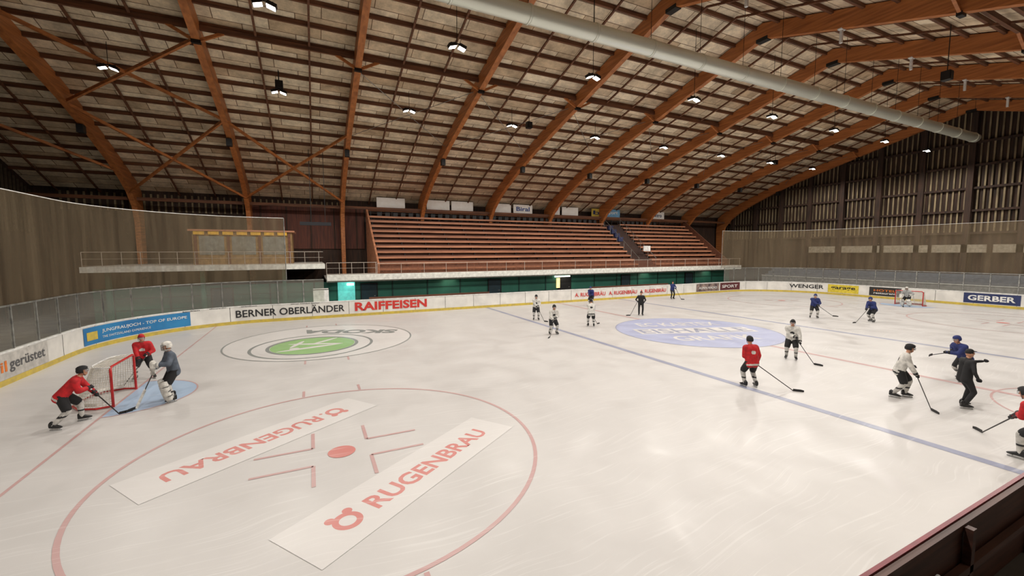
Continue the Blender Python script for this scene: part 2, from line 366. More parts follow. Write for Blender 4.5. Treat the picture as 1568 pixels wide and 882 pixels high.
L.new(tc.outputs['Object'],bk.inputs['Vector']);L.new(tc.outputs['Object'],nz.inputs['Vector']);L.new(nz.outputs[0],mr.inputs[0]);L.new(bk.outputs[0],mx.inputs[6]);L.new(mr.outputs[0],mx.inputs[7]);L.new(mx.outputs[2],b.inputs['Base Color'])
ys=[-y for y in OY[::-1]]+OY[1:]
mb=MB();V=[];F=[]
for y in ys:
    for x in(-39,37): V.append((x,y,zr(y)+.02))
for i in range(len(ys)-1):F.append((2*i,2*i+1,2*i+3,2*i+2))
mb.add(V,F,deck);ceil=mb.obj('ceiling')
# purlins and battens
mb=MB()
for y in np.arange(-24.8,25.3,1.4):
    z=zr(y)-.1;mb.box(-39,37,y-.065,y+.065,z-.1,z+.11,purl)
X0,SP=-32.23,7.453
for i in range(-1,10):
    for f in(.34,.67):
        x=X0+SP*(i+f)
        if x<-39 or x>36.5: continue
        for j in range(len(ys)-1): mb.beam((x,ys[j],zr(ys[j])-.26),(x,ys[j+1],zr(ys[j+1])-.26),.1,.1,purl)
mb.obj('roof_purlins',ceil)
# arched glulam frames
INF=[(0,17.4),(8,15.15),(15,13.15),(18,12.1),(21,10.85),(22.6,10.05),(23.9,9.2),(24.8,8.2),(25.15,7.0),(25.2,3.5),(25.2,0)]
OUF=[(0,18.3),(8,16.05),(15,14.1),(18,13.1),(21,11.95),(23,11.1),(24.9,10.3),(26.0,9.5),(26.2,7.8),(26.1,3.5),(26.0,0)]
INN=[(0,17.4),(8,14.85),(15,12.65),(18,11.6),(21,10.4),(22.6,9.7),(23.9,8.9),(24.8,8.0),(25.15,7.0),(25.2,3.5),(25.2,0)]
OUN=[(0,18.3),(8,15.8),(15,13.6),(18,12.55),(21,11.45),(23,10.7),(24.9,10.0),(26.0,9.3),(26.2,7.8),(26.1,3.5),(26.0,0)]
def zi_(y):
    t=INF if y>=0 else INN
    return float(np.interp(abs(y),[p[0] for p in t[:9]],[p[1] for p in t[:9]]))
ribm=empty('roof_frames')
for i in range(0,10):
    x=X0+SP*i;mb=MB()
    for sg in(-1,1):
        inn,out=(INF,OUF) if sg>0 else (INN,OUN)
        V=[];F=[]
        for (a,b),(c,d) in zip(inn,out):
            for q in(-.17,.17): V+=[(x+q,sg*a,b),(x+q,sg*c,d)]
        for k in range(len(inn)-1):
            A=4*k;B=A+4;F+=[(A,B,B+1,A+1),(A+2,A+3,B+3,B+2),(A,A+2,B+2,B),(A+1,B+1,B+3,A+3)]
        mb.add(V,F,glulam)
        yy=8.7;zi=zi_(sg*yy)
        for q in(-1,1):
            if -38<x+q<36.5: mb.beam((x,sg*yy,zi-.05),(x+q*1.15,sg*yy,zr(sg*yy)-.4),.12,.14,glulam)
        mb.box(x-.2,x+.2,sg*yy-.1,sg*yy+.1,zi-.14,zi+.02,dsteel)
        zi=zi_(sg*17.3);mb.box(x-.2,x+.12,sg*17.3-.2,sg*17.3+.2,zi-.5,zi-.02,black)
        if sg<0:
            zi=zi_(-4.2);mb.box(x-.06,x+.06,-4.26,-4.14,zi-.7,zi+.6,white2);mb.box(x-.2,x+.2,-4.3,-4.1,zi-.06,zi,white2)
    mb.box(x-.2,x+.2,-.35,.35,17.25,17.45,dsteel)
    mb.obj('glulam_frame_%d'%(i+1),ribm)
mb=MB()
for sg in(-1,1):
    mb.box(-39,36.5,sg*8.7-.07,sg*8.7+.07,zr(sg*8.7)-.45,zr(sg*8.7)-.2,purl)
    mb.box(-39,36.5,sg*24.9-.1,sg*24.9+.1,8.7,8.95,purl)
for i,(y1,y2) in [(0,(24,15.5)),(0,(15.5,24)),(0,(8.7,15.5)),(1,(24,15.5)),(1,(15.5,24)),(-1,(15.5,22)),(0,(15.5,8.7))]:
    xa=X0+SP*i;xb=X0+SP*(i+1)
    if i==-1:xa=-38.5
    mb.beam((xa,y1,zi_(y1)+.1),(xb,y2,zi_(y2)+.1),.13,.16,glulam)
for i in range(2,9):
    xa=X0+SP*i;xb=xa+SP
    mb.tube([(xa,9.5,zi_(9.5)+.5),(xb,16.5,zi_(16.5)+.5)],.02,steel,seg=5);mb.tube([(xb,9.5,zi_(9.5)+.5),(xa,16.5,zi_(16.5)+.5)],.02,steel,seg=5)
mb.obj('wind_bracing',ribm)
# ventilation duct
duct=bpy.data.materials.new('spiral_duct_metal');duct.use_nodes=True;nt=duct.node_tree;N=nt.nodes;L=nt.links;b=N['Principled BSDF']
b.inputs['Base Color'].default_value=(*lin((232,236,224)),1);b.inputs['Metallic'].default_value=.35;b.inputs['Roughness'].default_value=.34
tc=N.new('ShaderNodeTexCoord');wv=N.new('ShaderNodeTexWave');wv.inputs['Scale'].default_value=1.2;bpn=N.new('ShaderNodeBump');bpn.inputs['Strength'].default_value=.4;L.new(tc.outputs['Object'],wv.inputs[0]);L.new(wv.outputs[0],bpn.inputs['Height']);L.new(bpn.outputs[0],b.inputs['Normal'])
mb=MB();mb.tube([(x,-2.31,13.68) for x in(-36,28.5)],.34,duct,seg=28)
for x in np.arange(-34,28.6,3.1):
    mb.tube([(x-.05,-2.31,13.68),(x+.05,-2.31,13.68)],.365,duct,seg=28)
    mb.tube([(x,-2.31,14.0),(x,-2.31,zr(-2.31))],.012,dsteel,seg=5)
o=mb.obj('ventilation_duct');
for p in o.data.polygons: p.use_smooth=len(p.vertices)==4
# walls
def gable(x,name,m):
    mb=MB();yy=np.array(ys);V=[];F=[]
    for y in yy:V+=[(x,y,-.02),(x,y,zr(y)+.02)]
    for i in range(len(yy)-1):F.append((2*i,2*i+1,2*i+3,2*i+2))
    mb.add(V,F,m);return mb
slat=mat('wall_slats',(150,134,104),.8,c2=(98,86,64),scale=2,stretch=(1,1,.3))
mb=gable(36.6,'wall_right',darkwood)
for y in np.arange(-26,26.3,.42): mb.box(36.42,36.5,y-.06,y+.06,6.2,zr(y)-.5,slat)
for y in np.arange(-24.4,26,3.5): mb.box(36.0,36.45,y-.22,y+.22,0,zr(y)-.1,darkwood)
for z in(6.3,8.4,10.5,12.6,14.7):
    yl=float(np.interp(-z-.4,[-v for v in OZN],OY));mb.box(36.2,36.45,-yl,yl,z-.1,z+.1,darkwood)
fs_=mat('faded_sign',(165,156,138),c2=(138,130,112))
for y0,y1 in((6.7,10.3),(2.7,6.3),(-1.4,2.4),(-5.6,-1.8),(11,14)): mb.box(36.0,36.1,y0,y1,4.45,5.2,fs_)
es=mat('end_seats',(96,100,112),.7)
mb.box(33.4,33.6,-18,18,0,1.5,mat('end_wall_grey',(150,150,150),c2=(120,122,125)));mb.box(33.3,33.4,-18,18,1.5,1.56,white2)
for k in range(3): mb.box(34+k*.7,34.7+k*.7,-18,18,0,1.7+.35*k,es)
mb.obj('wall_right')
mb=gable(-38.6,'wall_left',darkwood)
for y in np.arange(-26,26.3,.42): mb.box(-38.55,-38.45,y-.05,y+.05,6.2,zr(y)-.5,mat('wall_slats_dark',(80,68,52)))
mb.obj('wall_left')
mb=MB();mb.box(-39,37,26.5,26.7,-.02,9.7,darkwood)
for x in np.arange(-37,-17,.45): mb.box(x-.06,x+.06,26.4,26.5,8.0,9.4,slat)
redw=mat('red_brown_boards',(98,50,34),.7,c2=(70,36,26),scale=2,stretch=(4,4,.3))
mb.box(-25,-15.3,26.35,26.5,5.0,9.0,redw)
for x in range(-24,-15,2): mb.box(x-.06,x+.06,26.28,26.36,5,9,darkwood)
mb.obj('wall_far')
mb=MB();mb.box(-39,37,-26.7,-26.5,-.02,9.7,darkwood);mb.obj('wall_near')

# ---------------------------------------------------------------- grandstand
st=empty('grandstand')
mb=MB();R0=11
def stand(x0,x1):
    for i in range(R0):
        y=18.3+.62*i;z=2.95+.48*i
        mb.box(x0,x1,y,y+.66,z-.5,z,wood_riser)
        mb.box(x0,x1,y+.22,y+.6,z+.28,z+.36,wood_seat);mb.box(x0,x1,y+.2,y+.24,z+.2,z+.37,wood_seat)
        for x in np.arange(x0+.3,x1,2.2): mb.box(x-.04,x+.04,y+.3,y+.5,z,z+.3,dsteel)
stand(-15.1,12.6);stand(15.2,26.6)
aisle=mat('aisle_step',(70,48,40),.7)
for i in range(R0*2):
    y=18.3+.31*i;z=2.95+.24*i;mb.box(12.6,15.2,y,y+.35,z-.4,z,aisle)
for x in(12.65,15.15): mb.tube([(x,18.4,3.9),(x,25,8.9)],.03,steel,seg=6)
for i in range(0,R0,2):
    for x in(12.65,15.15): mb.tube([(x,18.5+.62*i,2.95+.48*i),(x,18.5+.62*i,3.95+.48*i)],.025,steel,seg=6)
mb.box(14.0,15.0,19.2,19.3,4.7,5.3,white2)
bs=mat('blue_seat',(40,50,95))
for i in range(6,10): mb.box(12.8,13.5,18.4+.62*i,18.7+.62*i,3.0+.48*i,3.5+.48*i,bs)
for x,m in((-15.25,wood_seat),(26.6,wood_riser)):
    V=[(x,18.2,2.5),(x,25.2,2.5),(x,25.2,9.0),(x,18.2,3.7)];W=[(a+.15,b,c) for a,b,c in V]
    mb.add(V+W,[(0,1,2,3),(7,6,5,4),(0,4,5,1),(2,6,7,3),(3,7,4,0),(1,5,6,2)],m)
mb.box(-15.1,26.6,25.1,26.4,7.2,7.75,wood_riser)
mb.box(-15.1,26.6,25.15,25.25,8.6,8.7,wood_seat)
for x in np.arange(-14.8,26.5,1.0): mb.box(x-.04,x+.04,25.15,25.25,7.7,8.6,dsteel)
for x in np.arange(-14,22,.75):
    if not 12<x<15.5: mb.box(x-.22,x+.22,25.0,25.12,8.1,8.5,black)
mb.obj('benches',st)
band=mat('concrete_band_white',(238,238,230),.6)
mb=MB();mb.box(-19.1,28.5,17.5,18.5,2.46,2.92,band);mb.box(-19.1,28.5,18.3,26.4,2.3,2.5,band)
mb.obj('gallery_slab',st)
def railing(mb,x0,x1,y,z,h,st_=1.5,m=steel,bars=(1,.55,.1)):
    for b in bars: mb.tube([(x0,y,z+h*b),(x1,y,z+h*b)],.024 if b==1 else .012,m,seg=6)
    for x in np.arange(x0,x1+.01,st_): mb.tube([(x,y,z),(x,y,z+h)],.02,m,seg=6)
mb=MB();rw=mat('rail_white',(190,178,166),.5);railing(mb,-15.4,28.4,17.6,2.9,.85,1.9,rw,(1,));railing(mb,-19.1,-15.4,17.6,2.9,.95,.9,rw)
wirem=netmat('rail_mesh',(150,104,84),.5)
mb.add([(-15.4,17.62,2.95),(26.5,17.62,2.95),(26.5,17.62,3.7),(-15.4,17.62,3.7)],[(0,1,2,3)],wirem)
mb.obj('gallery_railing',st)
def sign(x0,x1,bg,txt=None,tm=None,z0=9.0,z1=9.95):
    mb=MB();mb.box(x0,x1,25.3,25.36,z0,z1,bg)
    if txt:
        U,F=textgeo(txt,.02);w=x1-x0;h=z1-z0;mb.add([(x0+w*(.15+.7*u),25.28,z0+h*(.25+.5*v)) for u,v in U],F,tm)
    mb.obj('advertising_sign')
sw=mat('sign_white',(252,250,246),.6,c2=(246,243,236))
for a,b in((-14.2,-11.5),(-9.3,-6.9),(-6.7,-4.3),(-1.9,.2),(6.9,9.2)): sign(a,b,sw)
sign(5.4,6.6,sw,'V',red)
sign(.5,2.9,sw,'Biral',mat('sign_blue',(30,70,150)))
sign(11.2,12.7,mat('sign_half_yellow',(215,190,80)),'b',navy);sign(13.2,15.6,mat('sign_light_blue',(120,175,215)),'sport',white2);sign(20.2,23.2,sw,'elektro',navy)
# green wall under gallery
teal=mat('teal_wall',(36,106,88),.6,c2=(28,88,74),scale=.6)
mb=MB();mb.box(-33,28.3,19,19.2,0,2.3,teal)
for z in(.8,1.6): mb.box(-33,28.3,18.97,19,z-.015,z+.015,mat('teal_dark',(10,55,50)))
for x in np.arange(-32,28,3): mb.box(x-.05,x+.05,18.95,19,0,2.3,mat('teal_dark',(10,55,50)))
wt=mb.obj('wall_teal')
def door(x,w,m,h=2.05,fr=dsteel):
    mb=MB();mb.box(x-w/2,x+w/2,18.9,18.96,0,h,m);mb.box(x-w/2-.08,x-w/2,18.88,18.97,0,h+.08,fr);mb.box(x+w/2,x+w/2+.08,18.88,18.97,0,h+.08,fr);mb.box(x-w/2,x+w/2,18.88,18.97,h,h+.08,fr)
    mb.tube([(x+w/2-.12,18.86,1.05),(x+w/2-.25,18.86,1.05)],.015,steel);return mb
dk=mat('door_dark_teal',(12,45,55));k=1
for x,w,m in((-15.9,1.2,dk),(-4.6,1.2,dk),(11.2,1.1,dk),(3.2,1.4,black),(21,1.2,dk),(-26,1.2,dk)):
    door(x,w,m).obj('door_%d'%k,wt);k+=1
warm=mat('lit_recess',(255,225,150),emit=1.2);cy=mat('turquoise_lit_panel',(110,215,205),emit=.35);wh=mat('fluorescent_tube',(250,255,240),emit=5)
mb=MB();mb.box(2.2,2.6,18.85,18.9,1.0,2.0,warm);mb.box(2.0,3.8,18.82,18.9,2.1,2.22,wh);mb.obj('lit_doorway',wt)
mb=MB();mb.box(-18.3,-17.0,18.85,18.95,.6,2.3,cy);mb.box(-17.6,-17.1,18.78,18.85,2.0,2.15,wh);mb.obj('turquoise_lit_recess',wt)  # glowing panel stands in for a turquoise-lit recess
for (xa,xb) in((-16,-5.4),(6,17)):
    mb=MB()
    for z in(.45,.8): mb.box(xa,xb,18.3,18.4 if z>.5 else 18.75,z,z+.06 if z<.5 else z+.2,wood_riser)
    for x in np.arange(xa+.5,xb,2): mb.box(x-.04,x+.04,18.35,18.7,-.02,.5,dsteel)
    mb.obj('team_bench')
# left balcony and booth
bal=empty('balcony')
mb=MB();mb.box(-33,-19.2,17.5,26.3,3.42,3.78,band);railing(mb,-32.9,-19.3,17.6,3.75,.95,.95,rw)
for x in(-32,-27,-22): mb.box(x-.12,x+.12,18.3,18.6,0,3.45,teal)
mb.obj('balcony_slab',bal)
mb=MB();bm=mat('booth_panel',(160,128,84),c2=(130,102,66));mb.box(-27.7,-21.4,19.6,22.5,3.75,6.2,bm)
for x in np.linspace(-27.5,-21.6,4): mb.box(x-.08,x+.08,19.5,19.6,3.75,6.2,wood_riser)
mb.box(-27.9,-21.2,19.4,22.7,6.2,6.32,wood_seat)
for i in range(7): mb.box(-27.6+i*.87,-26.95+i*.87,19.46,19.5,5.95,6.2,mat('booth_trim',(240,186,60)))
for i in range(3): mb.box(-27.3+i*1.97,-25.8+i*1.97,19.56,19.6,4.5,5.85,mat('booth_window',(140,142,135),.2))
mb.obj('commentary_booth',bal)
mb=MB();mb.box(-20.8,-18.6,18.9,19.2,6.75,7.0,mat('clock_case',(20,22,30)));mb.beam((-20,19.1,7.0),(-20,19.1,12.5),.04,.04,dsteel);mb.beam((-19,19.1,7.0),(-19,19.1,12.5),.04,.04,dsteel);mb.obj('scoreboard')

# ---------------------------------------------------------------- lamps
lens=mat('lamp_lens',(255,250,238),emit=12)
for row,(y,z) in enumerate([(11.09,13.83),(1.48,13.75),(-11.6,13.4)]):  # last row is unseen, added out of frame for the lighting
    for i in range(9 if row!=1 else 8):
        x=(-28.88 if row!=1 else -21.34)+SP*i
        mb=MB()
        for q in(-1,1):
            c=np.array([x+q*.22,y,z]);a=math.radians(18*q)
            R=np.array([[math.cos(a),0,math.sin(a)],[0,1,0],[-math.sin(a),0,math.cos(a)]])
            for (hx,hy,hz,dz,m) in((.17,.15,.07,.05,dsteel),(.15,.13,.012,-.035,lens)):
                V=np.array([(sx*hx,sy*hy,sz*hz+dz) for sx in(-1,1) for sy in(-1,1) for sz in(-1,1)])@R.T+c
                mb.add(V,[(0,1,3,2),(4,6,7,5),(0,4,5,1),(2,3,7,6),(0,2,6,4),(1,5,7,3)],m)
        mb.box(x-.3,x+.3,y-.02,y+.02,z+.14,z+.18,dsteel);mb.tube([(x,y,z+.16),(x,y,zr(y)-.15)],.015,dsteel,seg=5)
        o=mb.obj('ceiling_floodlight')
        ld=bpy.data.lights.new('lamp','SPOT');ld.spot_size=math.radians(168);ld.spot_blend=.35;ld.shadow_soft_size=.28;ld.energy=(1190,1300,1640)[row];ld.color=(1,.945,.875)
        lo=bpy.data.objects.new('floodlight_lamp',ld);lo.location=(x,y,z-.4);bpy.context.collection.objects.link(lo);lo.parent=o
for (x,y,z) in((-21.4,11.1,14.25),(-5.0,11.3,14.1),(9.4,-6.9,13.5),(24,11,13.9)):
    mb=MB();mb.box(x-.2,x+.2,y-.18,y+.18,z-.22,z+.22,black);mb.box(x-.16,x+.16,y-.2,y-.18,z-.18,z+.18,dsteel);mb.tube([(x,y,z+.2),(x,y,zr(y)-.2)],.02,dsteel,seg=6);mb.obj('loudspeaker',ceil)
ld=bpy.data.lights.new('cy','AREA');ld.energy=20;ld.size=1.2;ld.color=(.5,1,.95);lo=bpy.data.objects.new('recess_glow',ld);lo.location=(-17.6,18.2,2.3);bpy.context.collection.objects.link(lo)  # cyan glow of the turquoise-lit recess
for x in(3,-9,14,24):
    ld=bpy.data.lights.new('u','AREA');ld.energy=15;ld.size=1.2;ld.color=(1,.9,.7);lo=bpy.data.objects.new('gallery_underlight',ld);lo.location=(x,18.3,2.2);bpy.context.collection.objects.link(lo)
ld=bpy.data.lights.new('u','AREA');ld.energy=100;ld.size=2;ld.color=(1,.9,.75);lo=bpy.data.objects.new('spectator_side_fill',ld);lo.location=(-8,-20,8);bpy.context.collection.objects.link(lo)  # added fill, no real lamp here; brightens the outer face of the near boards
w=bpy.data.worlds.new('w');scene.world=w;w.use_nodes=True;w.node_tree.nodes['Background'].inputs[0].default_value=(.02,.018,.016,1)

# ---------------------------------------------------------------- people
skin=mat('skin',(205,150,120),.55);hairm=mat('hair',(60,42,30),.8)
cl={}
for n,c in dict(red=(200,26,34),white=(222,220,214),navy=(34,48,110),grey=(88,98,112),blk=(24,24,27),sock=(205,203,198),padw=(225,223,216),lgrey=(170,172,172)).items(): cl[n]=mat('cloth_'+n,c,.75,c2=tuple(v*.8 for v in c),scale=9,bump=.15)
trim=mat('cloth_trim_dark',(30,30,34),.7);stickm=mat('stick_shaft',(30,28,28),.4);blade=mat('skate_blade_steel',(190,192,195),.25,.9);boot=mat('skate_boot',(24,24,26),.4);hold=mat('skate_holder',(215,215,215),.4)
visor=mat('visor_clear',(150,170,180),.1,alpha=.35)
def capsule(a,b,ra,rb,seg=14):
    a=np.array(a,float);b=np.array(b,float);d=b-a;L=np.linalg.norm(d);d=d/(L+1e-9)
    u=np.array([0,0,1.]) if abs(d[2])<.9 else np.array([1.,0,0]);r=np.cross(d,u);r/=np.linalg.norm(r);w=np.cross(r,d)
    V=[];F=[];prof=[]
    for t in np.linspace(-math.pi/2,0,5): prof.append((a+d*ra*math.sin(t),max(ra*math.cos(t),1e-3)))
    for t in np.linspace(0,math.pi/2,5): prof.append((b+d*rb*math.sin(t),max(rb*math.cos(t),1e-3)))
    for c,rr in prof:
        for k in range(seg):
            q=2*math.pi*k/seg;V.append(c+rr*(r*math.cos(q)+w*math.sin(q)))
    n=len(prof)
    for i in range(n-1):
        for k in range(seg):k2=(k+1)%seg;F.append((i*seg+k,(i+1)*seg+k,(i+1)*seg+k2,i*seg+k2))
    F.append(tuple(range(seg)));F.append(tuple((n-1)*seg+k for k in range(seg))[::-1]);return V,F
def ik(a,b,l1,l2,pole):
    a=np.array(a,float);b=np.array(b,float);d=b-a;L=np.linalg.norm(d);d/=L
    if L>(l1+l2)*.995: b=a+d*(l1+l2)*.995;L=(l1+l2)*.995
    x=(l1*l1-l2*l2+L*L)/(2*L);h=math.sqrt(max(l1*l1-x*x,0));p=np.array(pole,float);p=p-d*(p@d);p/=np.linalg.norm(p)+1e-9
    return a+d*x+p*h,b
def person(name,x,y,head,jersey,pants='blk',sock='sock',helmet='blk',sc=1.0,pz=.93,lean=.25,fl=(.05,.2),fr=(-.05,-.2),yl=.2,yr=-.2,px=-.05,
           stick=None,hl=None,hr=None,look=0,goalie=False,kind='player',top=None,mask=False,nod=.0):
    J=cl[jersey];Pn=cl[pants];So=cl[sock];H=cl[helmet]
    e=empty(name,(x,y,0),math.radians(head),sc)
    P=np.array([px,0,pz]);t=np.array([math.sin(lean),0,math.cos(lean)]);Y=np.array([0,1.,0])
    neck=P+t*.52;hc=neck+.17*np.array([math.sin(lean*.5+.15),0,math.cos(lean*.5+.15)])
    caps=[]
    def C(a,b,ra,rb,m):caps.append((np.array(a,float),np.array(b,float),ra,rb,m))
    bulk=1.0 if kind=='player' else .86
    for sg in(-1,1):
        C(P+Y*.08*sg-t*.09,P+Y*.08*sg+t*.2,.15*bulk,.135*bulk,J);C(P+Y*.08*sg+t*.2,P+Y*.1*sg+t*.4,.135*bulk,.13*bulk,J)
    C(P+Y*.175+t*.445,P-Y*.175+t*.445,.104*bulk,.104*bulk,J);C(P+t*.44,neck,.1,.065,J);C(neck,hc-np.array([0,0,.03]),.058,.055,skin)
    feet=[]
    for sg,f,yw in((1,fl,yl),(-1,fr,yr)):
        hip=P+Y*.1*sg-t*.04;an=np.array([f[0],f[1],.135+(f[2] if len(f)>2 else 0)]);kn,an=ik(hip,an,.43,.415,(1,.15*sg,0))
        pr=(.13,.112) if kind=='player' else (.105,.075)
        C(hip,hip+(kn-hip)*.82,pr[0],pr[1],Pn)
        if kind=='player': C(kn+(hip-kn)*.15,kn,.08,.084,So);C(kn,kn+(an-kn)*.45,.084,.074,So);C(kn+(an-kn)*.45,an,.074,.055,So)
        else: C(hip+(kn-hip)*.8,kn,.075,.07,Pn);C(kn,kn+(an-kn)*.4,.07,.068,Pn);C(kn+(an-kn)*.4,an,.068,.055,Pn)
        feet.append((an,yw,kn))
    T=Hh=None
    if stick:
        T=np.array(stick[0],float);Hh=np.array(stick[1],float);sd=(Hh-T)/np.linalg.norm(Hh-T);top=top or 'L'
        A=T+sd*.04;B=T+sd*(stick[2] if len(stick)>2 else .42)
        if hl is None: hl=A if top=='L' else B
        if hr is None: hr=B if top=='L' else A
    if hl is None: hl=P+np.array([.1,.3,-.05])
    if hr is None: hr=P+np.array([.1,-.3,-.05])
    hands=[]
    for sg,h in((1,np.array(hl,float)),(-1,np.array(hr,float))):
        sh=P+Y*.2*sg+t*.44;dd=h-sh;dd/=np.linalg.norm(dd);wr=h-dd*.06
        el,wr=ik(sh,wr,.29,.26,(-.5,.75*sg,-.5));ar=(.088,.076,.062) if kind=='player' else (.065,.052,.04)
        C(sh,el,ar[0],ar[1],J);C(el,wr,ar[1],ar[2],J);fd=(wr-el)/np.linalg.norm(wr-el);hands.append((sg,wr,fd))
    V=[];F=[];n=0
    for a,b,ra,rb,m in caps:
        v,f=capsule(a,b,ra,rb);V+=v;F+=[tuple(q+n for q in g) for g in f];n+=len(v)
    me=bpy.data.meshes.new('b');me.from_pydata([tuple(v) for v in V],[],F);ob=bpy.data.objects.new('tmp',me);bpy.context.collection.objects.link(ob)
    md=ob.modifiers.new('r','REMESH');md.mode='VOXEL';md.voxel_size=.022;sm=ob.modifiers.new('s','SMOOTH');sm.iterations=4;sm.factor=.5
    dg=bpy.context.evaluated_depsgraph_get();dg.update();me2=bpy.data.meshes.new_from_object(ob.evaluated_get(dg));bpy.data.objects.remove(ob);bpy.data.meshes.remove(me)
    nv=len(me2.vertices);co=np.empty(nv*3);me2.vertices.foreach_get('co',co);co=co.reshape(-1,3)
    fs=[tuple(p.vertices) for p in me2.polygons];cen=np.array([co[list(f)].mean(0) for f in fs])
    best=np.full(len(cen),1e9);idx=np.zeros(len(cen),int)
    for i,(a,b,ra,rb,m) in enumerate(caps):
        d=b-a;tt=np.clip(((cen-a)@d)/(d@d+1e-9),0,1);ds=np.linalg.norm(cen-(a+tt[:,None]*d),axis=1)-(ra+(rb-ra)*tt)
        w=ds<best;best[w]=ds[w];idx[w]=i
    mb=MB();ml=[c[4] for c in caps]
    zrel=(cen-P)@t
    groups={}
    for fi,f in enumerate(fs):
        m=ml[idx[fi]]
        if m is J and kind=='player' and not goalie and idx[fi]<4:
            if -.16<zrel[fi]<-.11: m=trim if jersey=='white' else cl['white'] if jersey=='red' else m
            if jersey in('white','red') and (((cen[fi][1]/.085)**2+((zrel[fi]-.27)/.06)**2)<1): m=trim if jersey=='white' else cl['white']
        if m is So and kind=='player' and .3<cen[fi][2]<.35: m=trim
        groups.setdefault(m,[]).append(f)
    first=True
    for m,g in groups.items():
        i=mb.mi(m)
        if first: mb.v.append(co);mb.n+=nv;first=False
        mb.f+=g;mb.m+=[i]*len(g)
    # gloves with five fingers wrapped round the shaft
    GL=cl['padw'] if goalie else trim
    for sg,wr,fd in hands:
        axis=sd if stick is not None and np.linalg.norm(np.cross(wr+fd*.06-T,sd))<.12 else np.cross(fd,np.array([0,0,1.]))*1.0
        axis=axis/np.linalg.norm(axis);nrm=fd-axis*(fd@axis);nrm/=np.linalg.norm(nrm);side=np.cross(axis,nrm);ctr=wr+fd*.075
        if kind=='player': mb.tube([wr-fd*.05,wr+fd*.02],[.066,.058],GL,seg=10)
        mb.ell(ctr-nrm*.02+side*.02,(.05,.03,.045),GL,M=np.stack([axis,nrm,side],1),seg=10,rings=6)
        for q,(off,ln) in enumerate(((-.036,.85),(-.012,1.),(.012,.95),(.036,.75))):
            pts=[ctr+axis*off+.034*(-nrm*math.cos(an_)+side*math.sin(an_)) for an_ in np.linspace(.6,.6+4.1*ln,6)]
            mb.tube(pts,[.015,.0155,.015,.014,.013,.010],GL,seg=6)
        pts=[ctr-axis*.05+.034*(-nrm*math.cos(an_)+side*math.sin(an_))+axis*.01*k_ for k_,an_ in enumerate(np.linspace(.3,-2.4,5))];mb.tube(pts,[.018,.017,.016,.014,.011],GL,seg=6)
    # skates
    for an,yw,kn in feet:
        c,s=math.cos(yw),math.sin(yw);R=np.array([[c,-s,0],[s,c,0],[0,0,1]]);g=np.array([an[0],an[1],an[2]-.135])
        secs=[(-.09,.06,.2,.04),(-.05,.055,.24,.05),(.0,.055,.22,.048),(.06,.055,.15,.045),(.13,.055,.12,.045),(.18,.058,.1,.035),(.2,.07,.085,.015)]
        V=[];F=[];K=10
        for sx,z0,z1,hw in secs:
            for k in range(K):
                q=2*math.pi*k/K;V.append(R@np.array([sx,hw*math.copysign(abs(math.cos(q))**.7,math.cos(q)),(z0+z1)/2+(z1-z0)/2*math.copysign(abs(math.sin(q))**.7,math.sin(q))])+g)
        for i in range(len(secs)-1):
            for k in range(K):F.append((i*K+k,i*K+(k+1)%K,(i+1)*K+(k+1)%K,(i+1)*K+k))
        F.append(tuple(range(K)));F.append(tuple((len(secs)-1)*K+k for k in range(K))[::-1]);mb.add(V,F,boot)
        for bx in(-.05,.12): mb.beam(R@np.array([bx,0,.02])+g,R@np.array([bx,0,.075])+g,.05,.03,hold)
        mb.beam(R@np.array([-.09,0,.03])+g,R@np.array([.18,0,.03])+g,.022,.022,hold);mb.beam(R@np.array([-.1,0,.01])+g,R@np.array([.19,0,.01])+g,.006,.02,blade)
        if goalie:
            f2=np.array([c,s,0]);d=an-kn;a0=kn-d*.25+f2*.07;a1=an+f2*.09-np.array([0,0,.06]);mid=(a0+a1)/2+f2*.02
            mb.tube([a0,a0*.8+a1*.2,mid,a0*.15+a1*.85,a1],[.085,.1,.1,.1,.08],cl['padw'],seg=12,sx=1.5,up=f2)
            for kk in(.25,.5,.75): 
                q0=a0*(1-kk)+a1*kk;mb.tube([q0-d*.02,q0+d*.02],.104,trim,seg=12,sx=1.5,up=f2)
    # head
    cy_,sy_=math.cos(look),math.sin(look);cn,sn=math.cos(nod+lean*.3),math.sin(nod+lean*.3)
    Rh=np.array([[cy_,-sy_,0],[sy_,cy_,0],[0,0,1]])@np.array([[cn,0,sn],[0,1,0],[-sn,0,cn]])
    hp=lambda *p:Rh@np.array(p,float)+hc
    mb.ell(hc,(.096,.076,.118),skin,M=Rh);mb.ell(hp(.03,0,-.07),(.06,.052,.05),skin,M=Rh,seg=10,rings=6)
    mb.tube([hp(.09,0,.015),hp(.112,0,-.02),hp(.092,0,-.03)],[.007,.014,.008],skin,seg=6)
    for q in(-1,1):
        mb.ell(hp(.086,.032*q,.01),(.009,.013,.007),white2,M=Rh,seg=8,rings=5);mb.ell(hp(.093,.032*q,.01),(.004,.006,.006),ink,M=Rh,seg=6,rings=4)
        mb.ell(hp(-.005,.077*q,-.01),(.018,.01,.03),skin,M=Rh,seg=8,rings=5);mb.tube([hp(.088,.018*q,.03),hp(.084,.046*q,.03)],.004,hairm,seg=5)
    mb.tube([hp(.085,-.022,-.058),hp(.091,0,-.06),hp(.085,.022,-.058)],.005,mat('lips',(150,80,75)),seg=5)
